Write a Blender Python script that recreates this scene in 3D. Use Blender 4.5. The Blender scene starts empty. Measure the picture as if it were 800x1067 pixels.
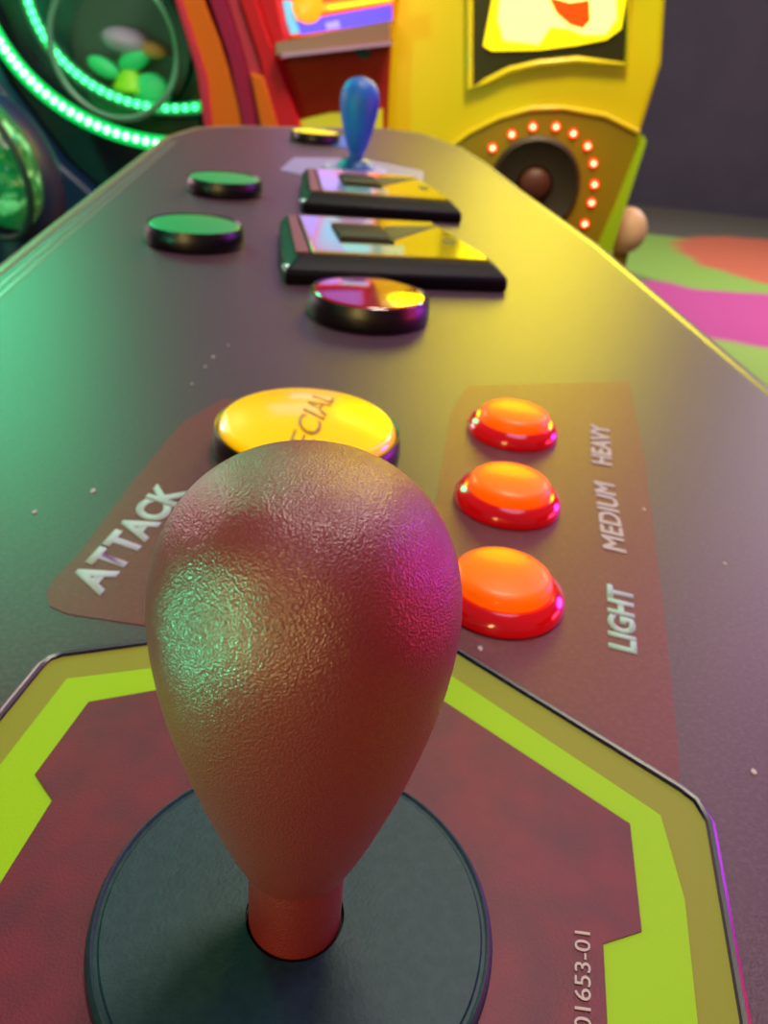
import bpy, bmesh, math, random
from mathutils import Vector, Matrix
random.seed(7)
sc = bpy.context.scene
C = sc.collection

# ------------------------------------------------------------------ camera
PZ = 1.0                       # height of the control deck above the floor
FPX, PITCH, ROLL, HC = 850.0, math.radians(30.5), math.radians(6.0), 0.118
cr, sr, cp, sp = math.cos(ROLL), math.sin(ROLL), math.cos(PITCH), math.sin(PITCH)
cam_d = bpy.data.cameras.new('camera'); cam = bpy.data.objects.new('camera', cam_d); C.objects.link(cam)
sc.camera = cam
R0 = Vector((1, 0, 0)); D0 = Vector((0, -sp, -cp)); F0 = Vector((0, cp, -sp))
X = cr*R0 - sr*D0; DN = sr*R0 + cr*D0
rot = Matrix((X, -DN, -F0)).transposed()
cam.matrix_world = Matrix.Translation((0, 0, PZ+HC)) @ rot.to_4x4()
cam_d.sensor_fit = 'VERTICAL'; cam_d.sensor_height = 24; cam_d.lens = 24*FPX/1067
cam_d.clip_start = 0.005; cam_d.clip_end = 60
cam_d.dof.use_dof = True; cam_d.dof.focus_distance = 0.105; cam_d.dof.aperture_fstop = 24.0

# ------------------------------------------------------------------ world, lights, exposure
w = bpy.data.worlds.new('world'); sc.world = w; w.use_nodes = True
w.node_tree.nodes['Background'].inputs[0].default_value = (0.55, 0.42, 0.62, 1)
w.node_tree.nodes['Background'].inputs[1].default_value = 0.17
sc.view_settings.view_transform = 'Standard'; sc.view_settings.look = 'None'
sc.view_settings.exposure = 0.0; sc.view_settings.gamma = 1.0
sc.view_settings.use_curve_mapping = False
def area(name, loc, tgt, size, col, power):
    d = bpy.data.lights.new(name, 'AREA'); d.energy = power; d.color = col; d.shape = 'DISK'; d.size = size
    o = bpy.data.objects.new(name, d); C.objects.link(o); o.location = loc
    o.rotation_euler = (Vector(tgt)-Vector(loc)).to_track_quat('-Z', 'Y').to_euler()
    return o
area('green_machine_light', (-0.90, -0.34, 0.90), (0, 0.1, 1.05), 0.15, (0.03, 1.0, 0.44), 13)
area('green_marquee_light', (-0.85, 1.45, 1.62), (-0.15, 0.35, 1.0), 0.42, (0.05, 1.0, 0.40), 7.5)
area('yellow_deck_fill', (0.28, 1.80, 1.58), (0.1, 0.5, 1.0), 0.55, (1.0, 0.84, 0.0), 7.5)  # added for the yellow reflection on the deck; no marquee is modelled
area('magenta_neon_light', (1.0, 0.80, 1.16), (0, 0.1, 1.05), 0.34, (0.62, 0.05, 1.0), 5.2)
area('red_bounce_fill', (0.9, 0.35, 1.02), (0, 0.1, 1.02), 0.3, (1.0, 0.04, 0.14), 4)  # unseen lamp added to imitate red bounce on the joystick's lower right
area('pink_machine_light', (-1.0, 1.05, 1.18), (0, 0.1, 1.06), 0.25, (1.0, 0.60, 0.66), 4)
area('purple_ceiling_light', (1.1, 1.5, 2.3), (0.2, 0.3, 1.0), 0.7, (0.92, 0.22, 0.66), 6.5)
area('warm_rear_light', (-0.5, -1.3, 1.45), (0, 0.2, 1.0), 0.5, (1.0, 0.70, 0.22), 14)  # warm light behind the camera, lowered to keep the joystick top redder
area('lavender_ceiling_light', (0.3, 0.2, 2.9), (0.2, 1.0, 0.5), 1.0, (0.85, 0.66, 1.0), 7)
area('machine_front_fill', (0.2, 0.9, 2.7), (0.1, 2.0, 1.1), 0.5, (1.0, 0.92, 0.7), 36)  # unseen fill added to brighten the machine fronts
area('carpet_fill', (2.6, 4.2, 2.9), (2.4, 4.8, 0), 1.2, (0.95, 0.88, 0.95), 140)  # near-white fill added to brighten the far carpet

# ------------------------------------------------------------------ pixel rays -> real positions
def ray(x, y):
    u, v = (x-400)/FPX, (y-533.5)/FPX
    u, v = u*cr+v*sr, -u*sr+v*cr
    return u, cp-sp*v, -(cp*v+sp)
def at(x, y, z=0.0):            # on the horizontal plane z above the deck
    a, b, c = ray(x, y); t = (z-HC)/c
    return (a*t, b*t)
def av(x, y, Y):                # on the vertical plane at distance Y
    a, b, c = ray(x, y); t = Y/b
    return (a*t, HC+PZ+c*t)

# ------------------------------------------------------------------ materials
def lin(c): return tuple(((v/255)/12.92 if v/255 <= 0.04045 else ((v/255+0.055)/1.055)**2.4) for v in c)
def mat(name, rgb, rough=0.5, metal=0.0, spec=0.5, emit=None, es=0.0, coat=0.0, bump=None, var=None, trans=0.0, alpha=1.0, sub=0.0):
    m = bpy.data.materials.new(name); m.use_nodes = True
    nt = m.node_tree; N = nt.nodes; L = nt.links; b = N['Principled BSDF']
    b.inputs['Base Color'].default_value = (*lin(rgb), 1); b.inputs['Roughness'].default_value = rough
    b.inputs['Metallic'].default_value = metal; b.inputs['Specular IOR Level'].default_value = spec
    b.inputs['Coat Weight'].default_value = coat; b.inputs['Coat Roughness'].default_value = 0.08
    b.inputs['Transmission Weight'].default_value = trans; b.inputs['Alpha'].default_value = alpha
    if sub: b.inputs['Subsurface Weight'].default_value = sub; b.inputs['Subsurface Radius'].default_value = (0.004, 0.002, 0.001)
    if emit: b.inputs['Emission Color'].default_value = (*lin(emit), 1); b.inputs['Emission Strength'].default_value = es
    tc = N.new('ShaderNodeTexCoord')
    if var:                     # (scale, second colour, low, high)
        n = N.new('ShaderNodeTexNoise'); n.inputs['Scale'].default_value = var[0]; n.inputs['Detail'].default_value = 6
        r = N.new('ShaderNodeMapRange'); r.inputs[1].default_value = var[2]; r.inputs[2].default_value = var[3]
        mx = N.new('ShaderNodeMix'); mx.data_type = 'RGBA'
        mx.inputs[6].default_value = (*lin(rgb), 1); mx.inputs[7].default_value = (*lin(var[1]), 1)
        L.new(tc.outputs['Object'], n.inputs['Vector']); L.new(n.outputs['Fac'], r.inputs[0]); L.new(r.outputs[0], mx.inputs[0])
        L.new(mx.outputs[2], b.inputs['Base Color'])
    if bump:                    # (scale, strength, distance)
        n = N.new('ShaderNodeTexVoronoi' if len(bump) > 3 else 'ShaderNodeTexNoise'); n.inputs['Scale'].default_value = bump[0]; n.inputs['Detail'].default_value = 1 if len(bump) > 3 else 3
        if len(bump) > 3: n.feature = 'SMOOTH_F1'
        bp = N.new('ShaderNodeBump'); bp.inputs['Strength'].default_value = bump[1]; bp.inputs['Distance'].default_value = bump[2]
        L.new(tc.outputs['Object'], n.inputs['Vector']); L.new(n.outputs[0], bp.inputs['Height']); L.new(bp.outputs[0], b.inputs['Normal'])
    return m
M = dict(
 deck=mat('deck_overlay', (62, 38, 54), 0.42, spec=0.45, bump=(2200, 0.25, 0.0003), var=(900, (76, 52, 68), 0.45, 0.7)),
 redprint=mat('red_print', (98, 34, 46), 0.44, spec=0.35, bump=(2200, 0.25, 0.0003), var=(900, (112, 44, 54), 0.45, 0.7)),
 maroon=mat('maroon_print', (108, 24, 50), 0.46, spec=0.3, bump=(2200, 0.25, 0.0003), var=(120, (84, 24, 50), 0.35, 0.75)),
 lime=mat('lime_print', (146, 194, 0), 0.5, spec=0.2, bump=(2200, 0.15, 0.0003)),
 olive=mat('olive_print', (136, 138, 40), 0.5, spec=0.2, bump=(2200, 0.15, 0.0003)),
 white=mat('white_print', (165, 196, 192), 0.8, spec=0.1),
 greyprint=mat('grey_print', (190, 176, 178), 0.8, spec=0.1),
 rim=mat('clear_black_rim', (10, 6, 40), 0.3),
 body=mat('black_laminate', (24, 22, 28), 0.5),
 trim=mat('trim_moulding', (112, 108, 84), 0.3),
 disc=mat('teal_disc', (18, 52, 64), 0.5, spec=0.3, bump=(1600, 0.3, 0.0003), var=(500, (26, 60, 72), 0.4, 0.7)),
 hole=mat('hole_black', (6, 5, 8), 0.8),
 bat=mat('red_bat_plastic', (126, 40, 42), 0.34, spec=1.0, bump=(4000, 0.36, 0.0004, 'V')),
 batblue=mat('blue_bat_plastic', (0, 84, 176), 0.5, bump=(1900, 0.3, 0.0004)),
 bluedisc=mat('lavender_disc', (150, 150, 205), 0.35),
 bluebase=mat('blue_collar', (20, 90, 150), 0.4),
 blueprint=mat('blue_print', (20, 90, 200), 0.4), lavprint=mat('lavender_print', (120, 115, 165), 0.4),
 ycap=mat('yellow_lit_cap', (255, 205, 0), 0.25, coat=0.6, emit=(255, 180, 0), es=0.35),
 ytext=mat('brown_print', (165, 118, 0), 0.4),
 ocap=mat('orange_lit_cap', (255, 96, 0), 0.4, spec=0.25, coat=0.1, emit=(255, 92, 0), es=0.70),
 rbez=mat('red_lit_bezel', (190, 6, 12), 0.16, coat=1.0, emit=(255, 4, 8), es=0.22),
 bbez=mat('black_bezel', (14, 12, 18), 0.36),
 rcap=mat('red_glossy_cap', (150, 12, 14), 0.12, coat=1.0),
 gcap=mat('cap_green_reflection', (40, 150, 80), 0.4, spec=0.3), ycap2=mat('yellow_cap', (255, 220, 20), 0.5, spec=0.2),  # green reflection is put into the colour of the dark caps
 chrome=mat('pale_bezel', (120, 120, 130), 0.25, metal=0.6),
 gloss=mat('black_gloss', (12, 10, 18), 0.07, coat=1.0), satin=mat('black_satin', (10, 8, 22), 0.5, spec=0.1),
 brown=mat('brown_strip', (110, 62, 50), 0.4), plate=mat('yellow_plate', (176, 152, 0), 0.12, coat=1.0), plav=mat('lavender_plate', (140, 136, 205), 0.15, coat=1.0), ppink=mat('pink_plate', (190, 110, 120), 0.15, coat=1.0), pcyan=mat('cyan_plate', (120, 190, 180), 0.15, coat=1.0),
 arrow=mat('arrow_black', (12, 10, 10), 0.6), silver=mat('silver', (170, 190, 200), 0.2, metal=0.8),
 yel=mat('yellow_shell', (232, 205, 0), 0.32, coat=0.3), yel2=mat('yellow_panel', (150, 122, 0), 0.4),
 lgreen=mat('yellow_green_edge', (168, 200, 10), 0.4), screenblk=mat('screen_surround', (48, 46, 10), 0.3),
 spk=mat('speaker_cone', (46, 36, 14), 0.5), spk2=mat('speaker_dust_cap', (88, 40, 20), 0.5),
 rled=mat('red_led', (255, 90, 70), 0.3, emit=(255, 90, 60), es=26), rglow=mat('red_led_housing_halo', (200, 20, 10), 0.3, emit=(255, 10, 4), es=1.6),
 scrw=mat('screen_bright', (255, 240, 120), 0.3, emit=(255, 240, 120), es=1.7), scry=mat('screen_yellow', (255, 220, 10), 0.3, emit=(255, 225, 10), es=1.0),
 scrr=mat('screen_red', (235, 60, 0), 0.3, emit=(235, 70, 0), es=0.9), scro=mat('screen_orange', (255, 140, 20), 0.3, emit=(255, 140, 20), es=1.3),
 scrb=mat('screen_blue', (70, 50, 230), 0.3, emit=(75, 50, 235), es=1.0), scrc=mat('screen_cyan', (90, 190, 220), 0.3, emit=(90, 190, 220), es=0.9),
 scrv=mat('screen_violet', (150, 130, 250), 0.3, emit=(150, 130, 250), es=0.9),
 red=mat('red_shell', (196, 16, 34), 0.6, spec=0.2), orange=mat('orange_shell', (214, 92, 14), 0.6, spec=0.2),
 pink=mat('pink_band', (186, 44, 66), 0.6, spec=0.2), magenta=mat('magenta_band', (150, 16, 60), 0.6, spec=0.2), rust=mat('rust_panel', (160, 44, 10), 0.7, spec=0.1, var=(9, (150, 30, 24), 0.4, 0.62)),
 mauve=mat('mauve_ledge', (150, 92, 84), 0.4), purple=mat('mauve_edge', (180, 120, 160), 0.4),
 gbody=mat('dark_green_body', (10, 34, 36), 0.4), gpanel=mat('green_glow_recess', (20, 96, 66), 0.45, var=(6, (8, 36, 40), 0.4, 0.65)), navy=mat('navy_side', (16, 30, 70), 0.4),
 gled=mat('green_led', (220, 255, 235), 0.3, emit=(150, 255, 190), es=4), gstrip=mat('green_led_strip', (20, 200, 100), 0.4, emit=(6, 215, 90), es=1.1),
 gled2=mat('green_led_dim', (120, 255, 190), 0.3, emit=(70, 245, 150), es=2.6), gstrip2=mat('green_led_strip_dim', (20, 180, 100), 0.4, emit=(8, 190, 84), es=0.8),
 gring=mat('dull_green_ring', (96, 150, 120), 0.35), port=mat('porthole_back', (52, 74, 62), 0.5),
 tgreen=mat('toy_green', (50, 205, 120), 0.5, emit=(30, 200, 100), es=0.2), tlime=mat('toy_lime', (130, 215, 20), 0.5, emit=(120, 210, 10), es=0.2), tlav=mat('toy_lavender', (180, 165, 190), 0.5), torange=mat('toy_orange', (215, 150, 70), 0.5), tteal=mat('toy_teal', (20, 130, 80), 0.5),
 header=mat('header_violet', (120, 100, 210), 0.4, emit=(120, 105, 220), es=0.8), glass=mat('clear_glass', (255, 255, 255), 0.02, trans=1.0, alpha=0.12), gcry=mat('green_glass_reflections', (14, 120, 64), 0.12, coat=1.0, emit=(10, 150, 70), es=0.22, bump=(30, 1.0, 0.03), var=(26, (150, 255, 190), 0.52, 0.60)),
 knob=mat('peach_knob', (235, 190, 140), 0.5),
 wall=mat('dark_wall', (66, 58, 68), 0.8, var=(3, (70, 62, 72), 0.4, 0.6)), ceil=mat('dark_ceiling', (30, 26, 34), 0.9),
)

# carpet with big fluorescent swirls
def carpet():
    m = mat('carpet', (92, 88, 76), 0.95); nt = m.node_tree; N = nt.nodes; L = nt.links; b = N['Principled BSDF']
    b.inputs['Specular IOR Level'].default_value = 0.1
    tc = N.new('ShaderNodeTexCoord'); nz = N.new('ShaderNodeTexNoise'); nz.inputs['Scale'].default_value = 3.5
    ad = N.new('ShaderNodeMixRGB'); ad.blend_type = 'ADD'; ad.inputs[0].default_value = 0.22
    L.new(tc.outputs['Object'], nz.inputs['Vector']); L.new(tc.outputs['Object'], ad.inputs[1]); L.new(nz.outputs['Color'], ad.inputs[2])
    cur = None
    fine = N.new('ShaderNodeTexNoise'); fine.inputs['Scale'].default_value = 60; L.new(tc.outputs['Object'], fine.inputs['Vector'])
    base = N.new('ShaderNodeMix'); base.data_type = 'RGBA'; base.inputs[6].default_value = (*lin((92, 88, 76)), 1); base.inputs[7].default_value = (*lin((112, 108, 92)), 1)
    L.new(fine.outputs['Fac'], base.inputs[0]); cur = base.outputs[2]
    def blob(cx, cy, rx, ry, col):
        nonlocal cur
        mp = N.new('ShaderNodeMapping'); mp.vector_type = 'POINT'
        mp.inputs['Location'].default_value = (-(cx+.11)/rx, -(cy+.11)/ry, 0); mp.inputs['Scale'].default_value = (1/rx, 1/ry, 0)
        ln = N.new('ShaderNodeVectorMath'); ln.operation = 'LENGTH'
        r = N.new('ShaderNodeMapRange'); r.inputs[1].default_value = 0.94; r.inputs[2].default_value = 1.06; r.inputs[3].default_value = 1; r.inputs[4].default_value = 0
        mx = N.new('ShaderNodeMix'); mx.data_type = 'RGBA'; mx.inputs[7].default_value = (*lin(col), 1)
        L.new(ad.outputs[0], mp.inputs[0]); L.new(mp.outputs[0], ln.inputs[0]); L.new(ln.outputs['Value'], r.inputs[0]); L.new(r.outputs[0], mx.inputs[0]); L.new(cur, mx.inputs[6])
        cur = mx.outputs[2]
    for a in ((1.5, 3.3, .8, .7, (150, 180, 90)), (2.5, 3.4, .5, .3, (190, 180, 110)), (2.0, 4.35, 1.1, .62, (190, 84, 140)),
              (1.9, 5.55, 0.95, .75, (140, 176, 80)), (2.75, 5.75, .95, .85, (200, 110, 80)), (-1.5, 4, .8, .6, (190, 84, 140)), (0.2, 6.2, .8, .5, (140, 176, 80)), (-2.2, 6, .9, .6, (200, 110, 80)), (3.9, 4.2, .7, .8, (60, 130, 190))):
        blob(*a)
    L.new(cur, b.inputs['Base Color'])
    return m
M['carpet'] = carpet()
M['seam'] = mat('overlay_seam', (120, 116, 116), 0.3)

# ------------------------------------------------------------------ builders
def put(name, bm, material, parent=None, bevel=0.0, seg=2, smooth=True, base=None):
    """one mesh object; geometry is given in world coordinates"""
    bmesh.ops.recalc_face_normals(bm, faces=bm.faces)
    off = parent.matrix_world.translation.copy() if parent and parent.type == 'EMPTY' else None
    if parent and parent.type != 'EMPTY':
        p = parent; off = Vector((0, 0, 0))
        while p: off += p.location; p = p.parent
    if off is None: off = Vector(base) if base else Vector((0, 0, 0))
    bmesh.ops.translate(bm, verts=bm.verts, vec=-off)
    me = bpy.data.meshes.new(name); bm.to_mesh(me); bm.free()
    me.materials.append(material)
    o = bpy.data.objects.new(name, me); C.objects.link(o)
    if parent: o.parent = parent
    else: o.location = off
    if smooth and name != 'lettering':
        me.polygons.foreach_set('use_smooth', [True]*len(me.polygons))
        me.set_sharp_from_angle(angle=math.radians(38))
    if bevel:
        b = o.modifiers.new('bevel', 'BEVEL'); b.width = bevel; b.segments = seg; b.limit_method = 'ANGLE'; b.angle_limit = math.radians(40)
    return o
def thing(name, label, cat, loc, group=None):
    o = bpy.data.objects.new(name, None); C.objects.link(o); o.empty_display_size = 0.02; o.location = loc
    o['label'] = label; o['category'] = cat
    if group: o['group'] = group
    bpy.context.view_layer.update()
    return o
def tag(o, label, cat, group=None):
    o['label'] = label; o['category'] = cat
    if group: o['group'] = group
    return o
def prism(pts, z0, z1, bm=None):                # outline in XY, extruded in Z
    bm = bm or bmesh.new()
    a = [bm.verts.new((x, y, z0)) for x, y in pts]; b = [bm.verts.new((x, y, z1)) for x, y in pts]
    bm.faces.new(a); bm.faces.new(b); n = len(pts)
    for i in range(n): bm.faces.new((a[i], a[(i+1) % n], b[(i+1) % n], b[i]))
    return bm
def vprism(pts, y0, y1, bm=None):               # outline in XZ, extruded in Y
    bm = bm or bmesh.new()
    a = [bm.verts.new((x, y0, z)) for x, z in pts]; b = [bm.verts.new((x, y1, z)) for x, z in pts]
    bm.faces.new(a); bm.faces.new(b); n = len(pts)
    for i in range(n): bm.faces.new((a[i], a[(i+1) % n], b[(i+1) % n], b[i]))
    return bm
def lathe(prof, c, axis='Z', n=64, bm=None, closed=False):      # prof: (radius, height)
    bm = bm or bmesh.new(); rings = []
    for r, h in prof:
        if r < 1e-7:
            p = (c[0], c[1], c[2]+h) if axis == 'Z' else (c[0], c[1]-h, c[2]); rings.append([bm.verts.new(p)]); continue
        ring = []
        for i in range(n):
            a = 2*math.pi*i/n
            ring.append(bm.verts.new((c[0]+r*math.cos(a), c[1]+r*math.sin(a), c[2]+h) if axis == 'Z' else (c[0]+r*math.cos(a), c[1]-h, c[2]+r*math.sin(a))))
        rings.append(ring)
    prs = list(zip(rings, rings[1:])) + ([(rings[-1], rings[0])] if closed else [])
    for A, B in prs:
        for i in range(n):
            j = (i+1) % n
            if len(A) == 1 and len(B) == 1: continue
            if len(A) == 1: bm.faces.new((A[0], B[i], B[j]))
            elif len(B) == 1: bm.faces.new((A[i], A[j], B[0]))
            else: bm.faces.new((A[i], A[j], B[j], B[i]))
    return bm
def tube(path, r, n=10, bm=None, closed=False):
    bm = bm or bmesh.new(); P = [Vector(p) for p in path]; rings = []; m = len(P)
    for k, p in enumerate(P):
        a = P[(k-1) % m] if (k or closed) else p; b = P[(k+1) % m] if (k < m-1 or closed) else p
        t = (b-a).normalized(); u = t.cross(Vector((0.13, 0.2, 0.97))).normalized(); v = t.cross(u)
        rings.append([bm.verts.new(p+r*(math.cos(2*math.pi*i/n)*u+math.sin(2*math.pi*i/n)*v)) for i in range(n)])
    for k in range(m if closed else m-1):
        A, B = rings[k], rings[(k+1) % m]
        for i in range(n): bm.faces.new((A[i], A[(i+1) % n], B[(i+1) % n], B[i]))
    if not closed: bm.faces.new(rings[0]); bm.faces.new(rings[-1][::-1])
    return bm
def ball(c, r, s=(1, 1, 1), bm=None, rz=0.0, ry=0.0):
    bm = bm or bmesh.new()
    mt = Matrix.Translation(c) @ Matrix.Rotation(rz, 4, 'Z') @ Matrix.Rotation(ry, 4, 'Y') @ Matrix.Diagonal((s[0], s[1], s[2], 1))
    bmesh.ops.create_uvsphere(bm, u_segments=20, v_segments=12, radius=r, matrix=mt)
    return bm
def text_bm(txt, origin, bvec, uvec, zf, shear=0.0, bold=0.0, depth=0.00012):
    cu = bpy.data.curves.new('t', 'FONT'); cu.body = txt; cu.size = 1; cu.offset = bold; cu.shear = shear; cu.extrude = 0.0; cu.resolution_u = 6
    o = bpy.data.objects.new('t', cu); C.objects.link(o); bpy.context.view_layer.update()
    me = bpy.data.meshes.new_from_object(o.evaluated_get(bpy.context.evaluated_depsgraph_get()))
    bpy.data.objects.remove(o)
    bm = bmesh.new(); bm.from_mesh(me)
    xs = [v.co.x for v in bm.verts]; ys = [v.co.y for v in bm.verts]
    x0, x1, y0, y1 = min(xs), max(xs), min(ys), max(ys)
    r = bmesh.ops.extrude_face_region(bm, geom=list(bm.faces))
    top = {e for e in r['geom'] if isinstance(e, bmesh.types.BMVert)}
    for v in bm.verts:
        a = (v.co.x-x0)/(x1-x0); b = (v.co.y-y0)/(y1-y0)
        x = origin[0]+bvec[0]*a+uvec[0]*b; y = origin[1]+bvec[1]*a+uvec[1]*b
        v.co = (x, y, zf(x, y)+(depth if v in top else 0))
    return bm
def pxtext(txt, b0, b1, t0, t1, z, shear=0.0, bold=0.0):
    B0, B1, T0, T1 = (Vector(at(*p)) for p in (b0, b1, t0, t1))
    return text_bm(txt, B0, B1-B0, ((T0-B0)+(T1-B1))/2, lambda x, y: z, shear, bold)
def copy_tree(o, parent=None):
    c = o.copy(); C.objects.link(c); c.parent = parent
    for ch in list(o.children): copy_tree(ch, c)
    return c

# ------------------------------------------------------------------ room
def struct(name, bm, m):
    o = put(name, bm, m, smooth=False); o['kind'] = 'structure'; return o
struct('floor', prism([(-4, -2.5), (5, -2.5), (5, 7.6), (-4, 7.6)], -0.1, 0), M['carpet'])
struct('wall_back', prism([(-4, 7.6), (5, 7.6), (5, 7.8), (-4, 7.8)], 0, 3.2), M['wall'])
struct('wall_left', prism([(-4.2, -2.5), (-4, -2.5), (-4, 7.8), (-4.2, 7.8)], 0, 3.2), M['wall'])
struct('wall_right', prism([(5, -2.5), (5.2, -2.5), (5.2, 7.8), (5, 7.8)], 0, 3.2), M['wall'])

# ------------------------------------------------------------------ control console
Z = PZ
con = thing('arcade_console', 'long dark purple arcade control deck with printed art, buttons and joysticks', 'arcade machine', (0, 0.5, 0))
Lx = lambda y: -0.1986-0.129*(y-0.3926)
Rx = lambda y: 0.1577-0.136*(y-0.335)
outline = [(Lx(-0.25), -0.25), (Lx(0.927), 0.927), (-0.262, 1.03), (-0.235, 1.075), (-0.06, 1.235), (0.0, 1.215), (0.045, 1.11), (0.070, 0.98), (0.0935, 0.811), (0.129, 0.6), (Rx(0.335), 0.335), (Rx(-0.25), -0.25)]
def inset(pts, d):
    n = len(pts); out = []
    for i in range(n):
        p0, p1, p2 = Vector(pts[i-1]), Vector(pts[i]), Vector(pts[(i+1) % n])
        e1 = (p1-p0).normalized(); e2 = (p2-p1).normalized()
        n1 = Vector((e1.y, -e1.x)); n2 = Vector((e2.y, -e2.x)); b = (n1+n2).normalized()
        out.append(tuple(p1+b*d/max(b.dot(n1), 0.3)))
    return out
put('deck', prism(outline, Z-0.012, Z), M['deck'], con)
put('cabinet_body', prism(inset(outline, 0.03), 0.0, Z-0.012), M['body'], con)
o3 = [(x, y, Z-0.006) for x, y in outline]
put('edge_moulding', tube(o3, 0.0068, closed=True), M['trim'], con)
def overlay(name, pts, z, m, th=0.00015): return put(name, prism(pts, Z, Z+th+z), m, con)
for k in (0.0075, 0.0120):
    put('overlay_seam', prism([(Lx(y)+k+d, y) for y, d in ((0.0, 0), (0.9, 0), (0.9, 0.0012), (0.0, 0.0012))], Z, Z+0.0003), M['seam'], con)
# red print patches
P = lambda *a: [at(*p) for p in a]
overlay('printed_patch', P((48, 618), (56, 604), (80, 580), (140, 500), (190, 440), (235, 415), (330, 440), (300, 640), (150, 652), (70, 640), (52, 632)), 0, M['redprint'])
overlay('printed_patch', P((470, 430), (486, 402), (655, 398), (672, 480), (692, 640), (708, 800), (706, 840), (476, 690), (440, 600)), 0, M['redprint'])
put('lettering', pxtext('ATTACK', (104.5, 622), (196, 513), (72, 602), (163, 507), Z+0.0002, 0.0, 0.045), M['white'], con)
put('lettering', pxtext('LIGHT', (664, 683), (659, 613), (636, 678), (629, 609), Z+0.0002, 0.15, 0.045), M['white'], con)
def pxbold(txt, b0, b1, t0, t1):
    bm = bmesh.new()
    for k, (ox, oy) in enumerate(((0, 0), (1.2, 0.2), (0.3, 1.3), (1.5, 1.5))):      # four overlaid strikes make the heavier print
        sh = lambda p: (p[0]+ox-0.7, p[1]+oy-0.7)
        b = pxtext(txt, sh(b0), sh(b1), sh(t0), sh(t1), Z+0.0002+k*0.00003, 0.15, 0.0)
        me = bpy.data.meshes.new('t'); b.to_mesh(me); b.free(); bm.from_mesh(me); bpy.data.meshes.remove(me)
    return bm
put('lettering', pxbold('MEDIUM', (652, 577), (639, 505), (626, 574), (621, 502)), M['greyprint'], con)
put('lettering', pxbold('HEAVY', (637, 486), (634, 445), (618, 484), (614, 443)), M['greyprint'], con)
for x, y in ((200, 400), (222, 372), (238, 360), (214, 382), (785, 805), (755, 588), (671, 531), (500, 676), (36, 534), (97, 512)):      # scuffs and dust
    cx, cy = at(x, y); k = random.uniform(0.4, 0.8)*0.001
    overlay('scuff', [(cx+k*math.cos(a)*random.uniform(.6, 1.2), cy+k*1.5*math.sin(a)*random.uniform(.6, 1.2)) for a in [i*math.pi/4 for i in range(8)]], 0.0001, M['greyprint'])
# hexagonal joystick plate
JC = (-0.0070, 0.0747)
mir = lambda L: [(x, 2*0.0747-y) for x, y in L[::-1]]
outer_t = P((-60, 812), (0, 754), (46, 697), (54, 690), (66, 686), (154, 674), (385, 641), (400, 638), (414, 644), (475, 682), (705, 825), (722, 838), (735, 860), (770, 1066), (775, 1110))
mid_t = P((-60, 870), (0, 801), (70, 710), (162, 698.5), (400, 664), (467, 705), (687, 852), (712, 940), (725, 1066), (728, 1110))
in_t = P((-40, 990), (0, 926), (55, 837.6), (37, 810.6), (92.6, 735), (174, 720.6), (400, 690), (452, 727.5), (655, 862), (667, 974), (627, 987), (631, 1066), (632, 1110))
ylim = lambda L: [p for p in L]
def full(L):
    c = 0.050; up = [p for p in L if p[1] > c+0.0005]
    lo = [(x, 2*c-y) for x, y in up[::-1]]
    return up+lo
zz = Z
overlay('plate_border', full(outer_t), 0.0004, M['olive'])
overlay('plate_band', full(mid_t), 0.0006, M['lime'])
overlay('plate_centre', full(in_t), 0.0008, M['maroon'])
fo = full(outer_t)
put('plate_rim', tube([(x, y, Z+0.0004) for x, y in inset(fo, -0.0007)], 0.0009, 8, closed=True), M['rim'], con)
put('lettering', pxtext('01653-01', (614, 1078), (613, 974), (597, 1078), (596.5, 975), Z+0.0011, 0.15, 0.0), M['greyprint'], con)
# the second joystick's art, far end of the deck
BC = (-0.0611, 0.8295)
hexa = lambda c, r, sy=1.0: [(c[0]+r*math.cos(a), c[1]+sy*r*math.sin(a)) for a in [math.pi/6+i*math.pi/3 for i in range(6)]]
overlay('plate_border', hexa(BC, 0.075, 1.15), 0.0002, M['lavprint'])
overlay('printed_patch', P((334, 143), (350, 139), (366, 147), (362, 155), (340, 151)), 0.0006, M['blueprint'])

# ------------------------------------------------------------------ joysticks
bat_prof = [(0.0068, 0.0168), (0.0076, 0.0170), (0.0081, 0.0177), (0.0088, 0.0195), (0.0101, 0.0230), (0.0120, 0.0290), (0.0138, 0.0352), (0.0151, 0.0405), (0.0165, 0.047), (0.0174, 0.053),
            (0.0178, 0.0590), (0.0175, 0.0640), (0.0165, 0.0680), (0.0149, 0.0715), (0.0126, 0.0745), (0.0094, 0.0770), (0.0058, 0.0784), (0.0024, 0.0790), (0, 0.0791)]
def spline(prof, k=4):
    out = []; n = len(prof)
    for i in range(n-1):
        p0, p1, p2, p3 = prof[max(i-1, 0)], prof[i], prof[i+1], prof[min(i+2, n-1)]
        for j in range(k):
            t = j/k
            out.append(tuple(max(0, 0.5*((2*p1[q])+(-p0[q]+p2[q])*t+(2*p0[q]-5*p1[q]+4*p2[q]-p3[q])*t*t+(-p0[q]+3*p1[q]-3*p2[q]+p3[q])*t**3)) if q == 0 else 0.5*((2*p1[q])+(-p0[q]+p2[q])*t+(2*p0[q]-5*p1[q]+4*p2[q]-p3[q])*t*t+(-p0[q]+3*p1[q]-3*p2[q]+p3[q])*t**3) for q in (0, 1)))
    out.append(prof[-1]); return out
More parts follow.
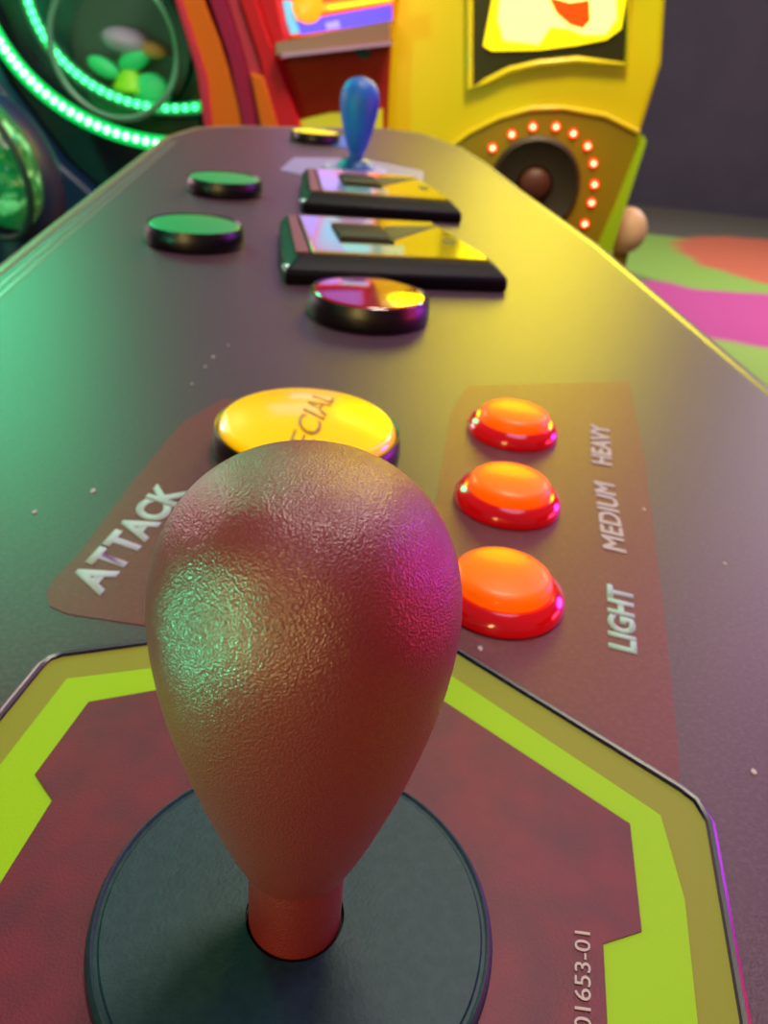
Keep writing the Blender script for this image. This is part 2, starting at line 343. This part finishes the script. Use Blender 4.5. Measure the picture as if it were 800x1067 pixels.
def joystick(name, label, c, mb, md, group=None, tilt=(0, 0), collar=None):
    t = thing(name, label, 'joystick', (c[0], c[1], Z+0.0010))
    h = put('bat_handle', lathe(spline(bat_prof), (c[0], c[1], Z), n=96), mb, t)
    bm = lathe([(0.0069, -0.004), (0.0069, 0.0172)], (c[0], c[1], Z), n=64); s = put('shaft', bm, mb, t)
    for o in (h, s): o.rotation_euler = (tilt[0], tilt[1], 0)
    d = put('dust_disc', lathe([(0.0074, 0.0002), (0.0074, 0.0016), (0.0280, 0.0020), (0.0283, 0.0017), (0.0288, 0.0017), (0.0292, 0.0021), (0.0298, 0.0016), (0.0300, 0.0008), (0.0300, 0.0002)], (c[0], c[1], Z+0.0008), n=128, closed=True), md, t)
    put('socket', lathe([(0.0073, -0.0002), (0.0, -0.0002), (0.0, 0.0001), (0.0073, 0.0001)], (c[0], c[1], Z+0.0010), n=48), M['hole'], t)
    if collar: put('collar', lathe([(0.0072, 0.001), (0.018, 0.001), (0.015, 0.006), (0.0085, 0.010), (0.0072, 0.010)], (c[0], c[1], Z+0.0020), n=48, closed=True), collar, t)
    return t
joystick('joystick', 'large red bat-top joystick in the foreground on a round teal disc', JC, M['bat'], M['disc'], tilt=(0.0, -0.012))
joystick('joystick', 'small blue bat-top joystick at the far end of the deck', BC, M['batblue'], M['bluedisc'], collar=M['bluebase'])

# ------------------------------------------------------------------ buttons
def button(label, c, R, H, cap, bez, dome, group=None, capmat2=None, inner=0.86):
    t = thing('arcade_button', label, 'button', (c[0], c[1], Z), group)
    ri = R*inner
    put('bezel', lathe([(0, 0), (R*0.97, 0), (R, 0.0012), (R, H*0.45), (R*0.985, H*0.72), (R*0.95, H*0.86), (ri+0.0006, H*0.9), (ri, H*0.78), (ri, H*0.5), (0, H*0.5)], (c[0], c[1], Z), n=96), bez, t)
    pr = [(0, H*0.5), (ri-0.0004, H*0.5), (ri-0.0004, H*0.80)]
    for k in range(7):
        a = k/6*math.pi/2; pr.append(((ri-0.0004)-(ri*0.10)*(1-math.cos(a)), H*0.80+(dome*0.5)*math.sin(a)))
    r1 = pr[-1][0]
    for k in range(1, 8):
        q = 1-k/7; pr.append((r1*q, H*0.80+dome*0.5+dome*0.5*(1-q*q)))
    put('cap', lathe(pr, (c[0], c[1], Z), n=96), cap, t)
    return t
def small(label, c, group):
    t = thing('arcade_button', label, 'button', (c[0], c[1], Z), group)
    R = 0.0160
    put('bezel', lathe([(0, 0), (R*0.98, 0), (R, 0.0008), (R*0.99, 0.0022), (R*0.93, 0.0040), (R*0.82, 0.0050), (R*0.76, 0.0048), (R*0.75, 0.0030), (0, 0.0030)], (c[0], c[1], Z), n=96), M['rbez'], t)
    r = R*0.76; pr = [(0, 0.003), (r, 0.003), (r, 0.0056), (r*0.985, 0.0066), (r*0.95, 0.0074), (r*0.88, 0.0081)]
    for k in range(1, 9): q = 1-k/8; pr.append((r*0.88*q, 0.0081+0.0012*(1-q*q)))
    put('cap', lathe(pr, (c[0], c[1], Z), n=96), M['ocap'], t)
    return t
cH, cM, cL = (0.0420, 0.2650), (0.0362, 0.2135), (0.0305, 0.1645)
small('small lit orange button with red rim beside the word LIGHT, nearest the red joystick', cL, 'small lit orange and red buttons in a row')
small('small lit orange button with red rim beside the word MEDIUM, middle of three', cM, 'small lit orange and red buttons in a row')
small('small lit orange button with red rim beside the word HEAVY, farthest of three', cH, 'small lit orange and red buttons in a row')
cS = (-0.0265, 0.2330)
bs = button('large round glowing yellow button with dark lettering behind the red joystick', cS, 0.0295, 0.0100, M['ycap'], M['bbez'], 0.0065, inner=0.955)
def dz(x, y):
    R = 0.0295*0.955-0.0004-0.0295*0.0955; q = min(1, math.hypot(x-cS[0], y-cS[1])/R)
    return Z+0.0080+0.00325+0.00325*(1-q*q)+0.00005
a0, a1, b0 = (Vector(at(*p, 0.014)) for p in ((314, 490), (350, 413), (288, 480)))
put('lettering', text_bm('SPECIAL', a0, a1-a0, b0-a0, dz, 0.1, 0.01), M['ytext'], bs)
button('large black-rimmed button with glossy red and yellow top in front of the card readers', (-0.0175, 0.3830), 0.0290, 0.0125, M['rcap'], M['bbez'], 0.0030, inner=0.93)
g = 'large dark buttons with painted green reflection on the left of the deck'
button('nearer of the two dark buttons with painted green reflection at left', (-0.1270, 0.4880), 0.0285, 0.0125, M['gcap'], M['bbez'], 0.0020, g, inner=0.93)
button('farther of the two dark buttons with painted green reflection at left', (-0.1460, 0.6520), 0.0285, 0.0125, M['gcap'], M['bbez'], 0.0020, g, inner=0.93)
button('black-rimmed yellow-topped button at the far end left of the blue joystick', (-0.1230, 1.0150), 0.0285, 0.0125, M['ycap2'], M['bbez'], 0.0020, inner=0.93)

# ------------------------------------------------------------------ card readers
def reader(label, fl, fr, depth, h):
    t = thing('card_reader', label, 'card reader', ((fl[0]+fr[0])/2, fl[1], Z), 'card reader boxes in the middle of the deck')
    A, B = Vector(fl), Vector(fr); e = (B-A); w = e.length; e.normalize(); f = Vector((-e.y, e.x))
    Q = lambda a, b: tuple(A+e*w*a+f*depth*b)
    bm = bmesh.new()
    lo = [Q(0, 0), Q(1, 0), Q(1.0, .18), Q(0.90, 1), Q(0.06, 1), Q(0, .3)]
    hi = [Q(0.05, .07), Q(0.95, .07), Q(0.965, .2), Q(0.87, .95), Q(0.09, .95), Q(0.05, .3)]
    vs = [[bm.verts.new((x, y, z)) for x, y in pts] for pts, z in ((lo, Z), (lo, Z+h*0.55), (hi, Z+h))]
    bm.faces.new(vs[0]); bm.faces.new(vs[2])
    for k in (0, 1):
        for i in range(6): bm.faces.new((vs[k][i], vs[k][(i+1) % 6], vs[k+1][(i+1) % 6], vs[k+1][i]))
    put('casing', bm, M['satin'], t, bevel=0.0015)
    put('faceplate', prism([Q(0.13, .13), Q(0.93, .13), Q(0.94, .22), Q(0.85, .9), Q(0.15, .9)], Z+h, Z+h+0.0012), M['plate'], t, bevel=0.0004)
    put('colour_panel', prism([Q(0.14, .15), Q(0.28, .15), Q(0.28, .88), Q(0.16, .88)], Z+h+0.0011, Z+h+0.0014), M['plav'], t)  # flat coloured patches laid on the faceplate
    put('colour_panel', prism([Q(0.28, .76), Q(0.52, .76), Q(0.51, .88), Q(0.28, .88)], Z+h+0.0011, Z+h+0.0014), M['ppink'], t)
    put('colour_panel', prism([Q(0.28, .15), Q(0.54, .15), Q(0.58, .32), Q(0.28, .32)], Z+h+0.0011, Z+h+0.0014), M['pcyan'], t)
    put('side_strip', prism([Q(0.055, .13), Q(0.115, .13), Q(0.135, .9), Q(0.095, .9)], Z+h, Z+h+0.001), M['brown'], t)
    put('card_slot_frame', prism([Q(0.28, .35), Q(0.54, .35), Q(0.535, .68), Q(0.285, .68)], Z+h+0.0010, Z+h+0.0030), M['satin'], t, bevel=0.0006)
    put('card_slot', prism([Q(0.29, .38), Q(0.52, .38), Q(0.515, .50), Q(0.295, .50)], Z+h+0.0028, Z+h+0.0034), M['hole'], t)
    put('swipe_arrow', prism([Q(0.53, .40), Q(0.56, .72), Q(0.86, .80)], Z+h+0.0010, Z+h+0.0016), M['arrow'], t)
    put('printed_arrow', prism([Q(0.80, .45), Q(0.83, .56), Q(0.82, .50), Q(0.87, .50), Q(0.87, .42), Q(0.83, .42), Q(0.83, .36)], Z+h+0.0011, Z+h+0.0014), M['arrow'], t)
    put('corner_glint', ball((*Q(0.01, .06), Z+h*0.5), 0.0028), M['silver'], t)  # silver bead added for the bright highlight at the casing corner
    return t
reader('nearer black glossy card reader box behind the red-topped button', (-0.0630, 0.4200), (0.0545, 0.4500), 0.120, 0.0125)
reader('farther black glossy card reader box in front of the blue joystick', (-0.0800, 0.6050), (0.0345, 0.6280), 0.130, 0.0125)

# ------------------------------------------------------------------ yellow machine
YY = 1.95
def vp(Y, *pts): return [av(x, y, Y) for x, y in pts]
ym = thing('arcade_machine', 'tall yellow arcade machine with glowing screen and round speaker ringed by red lights', 'arcade machine', (0.25, YY+0.3, 0))
TL, TR = av(440, -60, YY), av(694, -60, YY)
xl = -0.105
body = [(xl, 0), (0.42, 0)] + vp(YY, (622, 275), (645, 232), (664, 150), (690, 66), (694, 0)) + [(av(694, 0, YY)[0]+0.02, 1.95), (-0.02, 1.95)] + vp(YY, (410, 0), (393, 133))
put('shell', vprism(body, YY, YY+0.7), M['yel'], ym, bevel=0.012, seg=3)
# screen housing
put('screen_surround', vprism([(av(489, -10, YY)[0], 1.62), (av(489, -10, YY)[0], 1.62)][:1] + vp(YY, (490, 0), (489, 90), (506, 84), (530, 72), (560, 65), (600, 62), (648, 66), (655, 0)) + [(av(655, 0, YY)[0]+0.01, 1.62)], YY-0.014, YY+0.01), M['screenblk'], ym)
put('screen_frame', tube([(x, YY-0.014, z) for x, z in vp(YY, (489, -30), (489, 92), (506, 85), (530, 73), (560, 66), (600, 62), (651, 67), (656, -30))], 0.007), M['yel'], ym)
put('screen', vprism([(av(512, 0, YY)[0], 1.58)] + vp(YY, (512, 0), (503, 48), (512, 53), (560, 52), (600, 47), (630, 41), (645, 30), (650, 0)) + [(av(650, 0, YY)[0], 1.58)], YY-0.020, YY-0.013), M['scry'], ym)
s = put('screen_picture', vprism(vp(YY, (526, -60), (518, 20), (524, 42), (560, 46), (572, 28), (590, 30), (606, 36), (628, 36), (640, 20), (638, -60)), YY-0.022, YY-0.019), M['scrw'], ym)
put('screen_picture', vprism(vp(YY, (570, -3), (592, 3), (612, 0), (613, 22), (605, 30), (592, 26), (578, 14)), YY-0.024, YY-0.021), M['scrr'], ym)
# speaker bay
bay = vp(YY, (470, 152), (488, 138), (520, 122), (552, 113), (586, 112), (630, 120), (664, 137), (660, 160), (646, 200), (624, 262), (600, 330), (470, 330))
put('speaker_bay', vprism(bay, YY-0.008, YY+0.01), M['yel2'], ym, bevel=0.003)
put('bay_lip', tube([(x, YY-0.010, z) for x, z in bay[:7]], 0.005), M['yel'], ym)
put('green_edge', vprism(vp(YY, (668, 140), (672, 146), (650, 215), (632, 272), (608, 330), (596, 330), (620, 258), (640, 212)), YY-0.016, YY+0.02), M['lgreen'], ym)
sx, sz = av(556, 192, YY); R = 0.100
sp_ = put('speaker', lathe([(0, 0.0), (R, 0.0), (R, 0.010), (R*0.92, 0.016), (R*0.84, 0.010), (R*0.45, 0.002), (R*0.40, 0.002)], (sx, YY-0.008, sz), 'Y', 48), M['spk'], ym)
put('dust_cap', ball((sx, YY-0.012, sz), R*0.36, (1, 0.5, 1)), M['spk2'], sp_)
leds = [(513, 154), (533, 140), (555, 132), (579, 132), (597, 139), (612, 152), (618, 170), (619, 192), (616, 211), (609, 233)]
for i, (x, y) in enumerate(leds):
    X_, Z_ = av(x, y, YY-0.01)
    h = put('indicator_light', lathe([(0, 0.0), (0.0092, 0.0), (0.0092, 0.004), (0.008, 0.006), (0, 0.006)], (X_, YY-0.008, Z_), 'Y', 20), M['rglow'], ym)  # emissive housing stands in for the bulb's red halo
    put('bulb', ball((X_, YY-0.014, Z_), 0.0048), M['rled'], h)
k = thing('ball_knob', 'peach rounded knob low beside the yellow machine', 'knob', (*av(655, 238, 2.1)[:1], 2.1, 0))
kx, kz = av(652, 240, 2.1)
put('knob', ball((kx, 2.1, kz), 0.05, (1, 1, 1.1)), M['knob'], k)
put('post', tube([(kx, 2.1, 0.0), (kx, 2.1, kz-0.03)], 0.02), M['yel2'], k)

# ------------------------------------------------------------------ red machine
YR = 1.80
rm = thing('arcade_machine', 'red and orange arcade machine with colourful neon screen behind the blue joystick', 'arcade machine', (-0.2, YR+0.3, 0))
def down(L, R, Y): return [(L, 0), (R, 0)]
xr0, xr1 = av(218, 130, YR)[0], av(310, 128, YR)[0]
x_in = av(400, 100, YR)[0]
def band(name, m, yoff, th, *edge):          # edge: left points top->bottom then right bottom->top (pixels)
    return put(name, vprism(vp(YR, *edge), YR+yoff, YR+yoff+th), m, rm, bevel=0.004)
put('back_shell', vprism([(-0.465, 0), (-0.11, 0), (-0.11, 1.9), (-0.465, 1.9)], YR+0.10, YR+0.75), M['red'], rm)
band('side_pillar', M['orange'], 0.0, 0.12, (160, -90), (182, 0), (205, 75), (222, 200), (262, 200), (250, 110), (228, 40), (212, 0), (198, -90))
band('pillar_stripe', M['pink'], -0.008, 0.02, (160, -90), (182, 0), (205, 75), (222, 200), (229, 200), (216, 80), (190, 0), (170, -90))
band('pillar_stripe', M['magenta'], -0.006, 0.02, (205, -90), (218, 0), (238, 60), (250, 115), (262, 200), (276, 200), (266, 115), (254, 60), (236, 0), (222, -90))
band('side_pillar', M['pink'], -0.002, 0.10, (222, -90), (236, 0), (254, 60), (266, 115), (276, 200), (296, 200), (286, 128), (270, 60), (250, 0), (240, -90))
band('side_pillar', M['red'], -0.010, 0.12, (240, -90), (250, 0), (270, 60), (286, 128), (296, 200), (330, 200), (312, 128), (290, 66), (268, 0), (256, -90))
band('pillar_stripe', M['orange'], -0.014, 0.02, (262, 75), (272, 128), (290, 200), (302, 200), (290, 128), (276, 80))
band('inner_cheek', M['red'], 0.0, 0.10, (256, -90), (268, 0), (290, 66), (300, 60), (288, 0), (276, -90))
# screen area
YS = YR+0.06
def sb(name, m, y0, th, *pts): return put(name, vprism(vp(YS, *pts), YS+y0, YS+y0+th), m, rm)
sb('screen', M['scrr'], 0.02, 0.02, (276, -150), (296, 44), (408, 22), (420, -150))
sb('screen_picture', M['scrc'], 0.014, 0.008, (290, 0), (302, 0), (312, 34), (302, 36))
sb('screen_picture', M['scrb'], 0.012, 0.008, (308, 22), (408, 4), (408, 22), (312, 36))
sb('screen_picture', M['scrv'], 0.010, 0.008, (338, 24), (352, 21), (354, 29), (340, 31))
sb('screen_picture', M['scro'], 0.008, 0.008, (335, 4), (410, -5), (410, 2), (336, 12))
sb('screen_picture', M['scry'], 0.005, 0.006, (342, 6), (405, -3), (405, 0), (342, 10))
sb('screen_picture', M['scrv'], 0.008, 0.008, (284, -120), (292, -6), (405, -18), (412, -70), (350, -60), (340, -120))
sb('screen_picture', M['scrc'], 0.006, 0.008, (345, -125), (355, -64), (412, -76), (416, -130))
put('lit_header', vprism([(-0.47, 1.52), (-0.12, 1.52), (-0.12, 1.86), (-0.47, 1.86)], YR-0.02, YR+0.12), M['header'], rm)
ex, ez = av(320, 6, YS)
put('emblem', lathe([(0, 0), (0.030, 0), (0.030, 0.006), (0.022, 0.009), (0, 0.009)], (ex, YS+0.012, ez), 'Y', 32), M['scro'], rm)
put('screen_ledge', vprism(vp(YS, (296, 44), (408, 22), (408, 44), (296, 56)), YS-0.10, YS+0.03), M['mauve'], rm)
put('ledge_edge', vprism(vp(YS-0.10, (294, 55), (408, 43), (408, 47), (294, 60)), YS-0.108, YS-0.10), M['purple'], rm)
sb('front_panel', M['rust'], -0.02, 0.06, (292, 40), (408, 30), (402, 150), (300, 150))
sb('panel_slot', M['arrow'], -0.026, 0.008, (366, 46), (380, 45), (381, 50), (388, 56), (380, 62), (372, 56))
sb('lower_trim', M['yel'], -0.05, 0.03, (312, 124), (345, 116), (400, 112), (400, 150), (312, 150))

# ------------------------------------------------------------------ green machine
YG = 1.95
gm = thing('arcade_machine', 'dark green arcade machine with curved strips of bright green lights at left', 'arcade machine', (-0.75, YG+0.35, 0))
gx0 = -0.49
put('cabinet_shell', vprism([(-1.45, 0), (gx0, 0), (gx0, 1.9), (-1.45, 1.9)], YG+0.02, YG+0.7), M['gpanel'], gm, bevel=0.01)  # green LED glow is put into this panel's colour
def arc(cx, cy, r, a0, a1, n, Y): return [(av(cx+r*math.cos(a), cy-r*math.sin(a), Y)[0], Y, av(cx+r*math.cos(a), cy-r*math.sin(a), Y)[1]) for a in [math.radians(a0+(a1-a0)*i/(n-1)) for i in range(n)]]
# broad dark ring under the outer strip
def ringsheet(cx, cy, r0, r1, a0, a1, Y, th):
    bm = bmesh.new(); n = 40
    A = arc(cx, cy, r0, a0, a1, n, Y); B = arc(cx, cy, r1, a0, a1, n, Y)
    V = [[bm.verts.new((p[0], p[1]+d, p[2])) for p in S] for d in (0, th) for S in (A, B)]
    for i in range(n-1):
        bm.faces.new((V[0][i], V[0][i+1], V[1][i+1], V[1][i])); bm.faces.new((V[2][i], V[2][i+1], V[3][i+1], V[3][i]))
        bm.faces.new((V[0][i], V[0][i+1], V[2][i+1], V[2][i])); bm.faces.new((V[1][i], V[1][i+1], V[3][i+1], V[3][i]))
    for i in (0, n-1): bm.faces.new((V[0][i], V[1][i], V[3][i], V[2][i]))
    return bm
put('outer_ring', ringsheet(195, -80, 226, 300, 150, 272, YG-0.05, 0.07), M['gbody'], gm)
put('inner_ring', ringsheet(180, -45, 154, 166, 150, 282, YG-0.086, 0.012), M['gring'], gm)
s1 = put('light_strip', tube(arc(195, -80, 231, 150, 265, 48, YG-0.06), 0.016), M['gstrip'], gm)
first = None
for p in arc(195, -80, 231, 152, 264.5, 44, YG-0.074):
    if first is None: first = put('led', ball(p, 0.0070), M['gled'], s1); e = first; p0 = Vector(p)
    else: e = first.copy(); C.objects.link(e)
    e.location = Vector(p)-p0
first = None
s2 = put('light_strip', tube(arc(180, -45, 158, 160, 283, 40, YG-0.092), 0.010), M['gstrip2'], gm)
for p in arc(180, -45, 158, 161, 282, 34, YG-0.101):
    if first is None: first = put('led', ball(p, 0.007), M['gled2'], s2); e = first; p0 = Vector(p)
    else: e = first.copy(); C.objects.link(e)
    e.location = Vector(p)-p0
put('side_fairing', vprism(vp(YG-0.12, (-60, 60), (0, 150), (30, 200), (60, 262), (130, 330), (175, 330), (140, 240), (60, 170), (0, 90), (-60, -20)), YG-0.12, YG-0.06), M['navy'], gm, bevel=0.01)
# round window
wx, wz = av(118, 50, YG-0.115)
put('window_ring', tube([(wx+0.127*math.cos(a), YG-0.115, wz+0.127*math.sin(a)) for a in [i*math.pi/32 for i in range(64)]], 0.0065, closed=True), M['gring'], gm)
put('window_back', lathe([(0, 0), (0.125, 0), (0.125, 0.004), (0, 0.004)], (wx, YG-0.002, wz), 'Y', 48), M['port'], gm)
gm2 = put('window_pane', lathe([(0, 0), (0.123, 0), (0.123, 0.003), (0, 0.003)], (wx, YG-0.113, wz), 'Y', 48), M['glass'], gm)
def toy(label, x, y, r, s, m, ry=0.0, extra=()):
    X_, Z_ = av(x, y, YG-0.05); t = tag(put('toy', ball((0, 0, 0), r, s, ry=ry), m, base=(0, 0, 0)), label, 'toy', 'small toys behind the round window')
    t.location = (X_, YG-0.05, Z_); return t
toy('bright green round toy low in the round window', 158, 96, 0.040, (1, .6, .9), M['tgreen'])
toy('bright green curved toy at right in the round window', 140, 62, 0.036, (1, .5, .55), M['tgreen'], -0.5)
toy('green curved toy at left in the round window', 108, 70, 0.034, (1, .5, .5), M['tgreen'], 0.4)
toy('pale lavender toy at the top in the round window', 130, 42, 0.048, (1, .5, .5), M['tlav'], 0.1)
toy('orange toy at upper right in the round window', 158, 52, 0.030, (1, .5, .5), M['torange'], 0.2)
toy('dark teal flat toy at the bottom in the round window', 118, 106, 0.052, (1, .3, .4), M['tteal'], 0.15)
X_, Z_ = av(131, 82, YG-0.075)
t = tag(put('toy', lathe([(0, -0.028), (0.034, -0.026), (0.036, -0.018), (0.020, 0.008), (0.004, 0.036), (0, 0.037)], (0, 0, 0), 'Z', 24), M['tlime'], base=(0, 0, 0)), 'lime green cone-shaped toy in the middle of the round window', 'toy', 'small toys behind the round window')
t.location = (X_, YG-0.045, Z_)
# low round green window, nearer
dm = thing('prize_dome', 'dark domed pod with glittering green oval window at the left edge', 'machine', (-0.62, 1.35, 0))
dx, dz_ = av(9, 168, 1.35)
put('dome_body', ball((dx-0.03, 1.40, dz_-0.02), 0.10, (0.80, 0.9, 1.25), rz=0.0, ry=-0.42), M['navy'], dm)
put('oval_window', ball((dx-0.02, 1.335, dz_), 0.10, (0.62, 0.75, 1.05), ry=-0.42), M['gcry'], dm)  # green reflections in the glass are put into colour and emission
put('window_ring', tube([(dx-0.02+math.cos(-0.42)*0.066*math.cos(a)+math.sin(-0.42)*0.11*math.sin(a), 1.288, dz_-math.sin(-0.42)*0.066*math.cos(a)+math.cos(-0.42)*0.11*math.sin(a)) for a in [i*math.pi/24 for i in range(48)]], 0.006, closed=True), M['gbody'], dm)
put('pedestal', lathe([(0, 0), (0.16, 0), (0.15, 0.05), (0.08, 0.2), (0.07, dz_-0.12), (0, dz_-0.12)], (dx-0.03, 1.42, 0), 'Z', 32), M['navy'], dm)
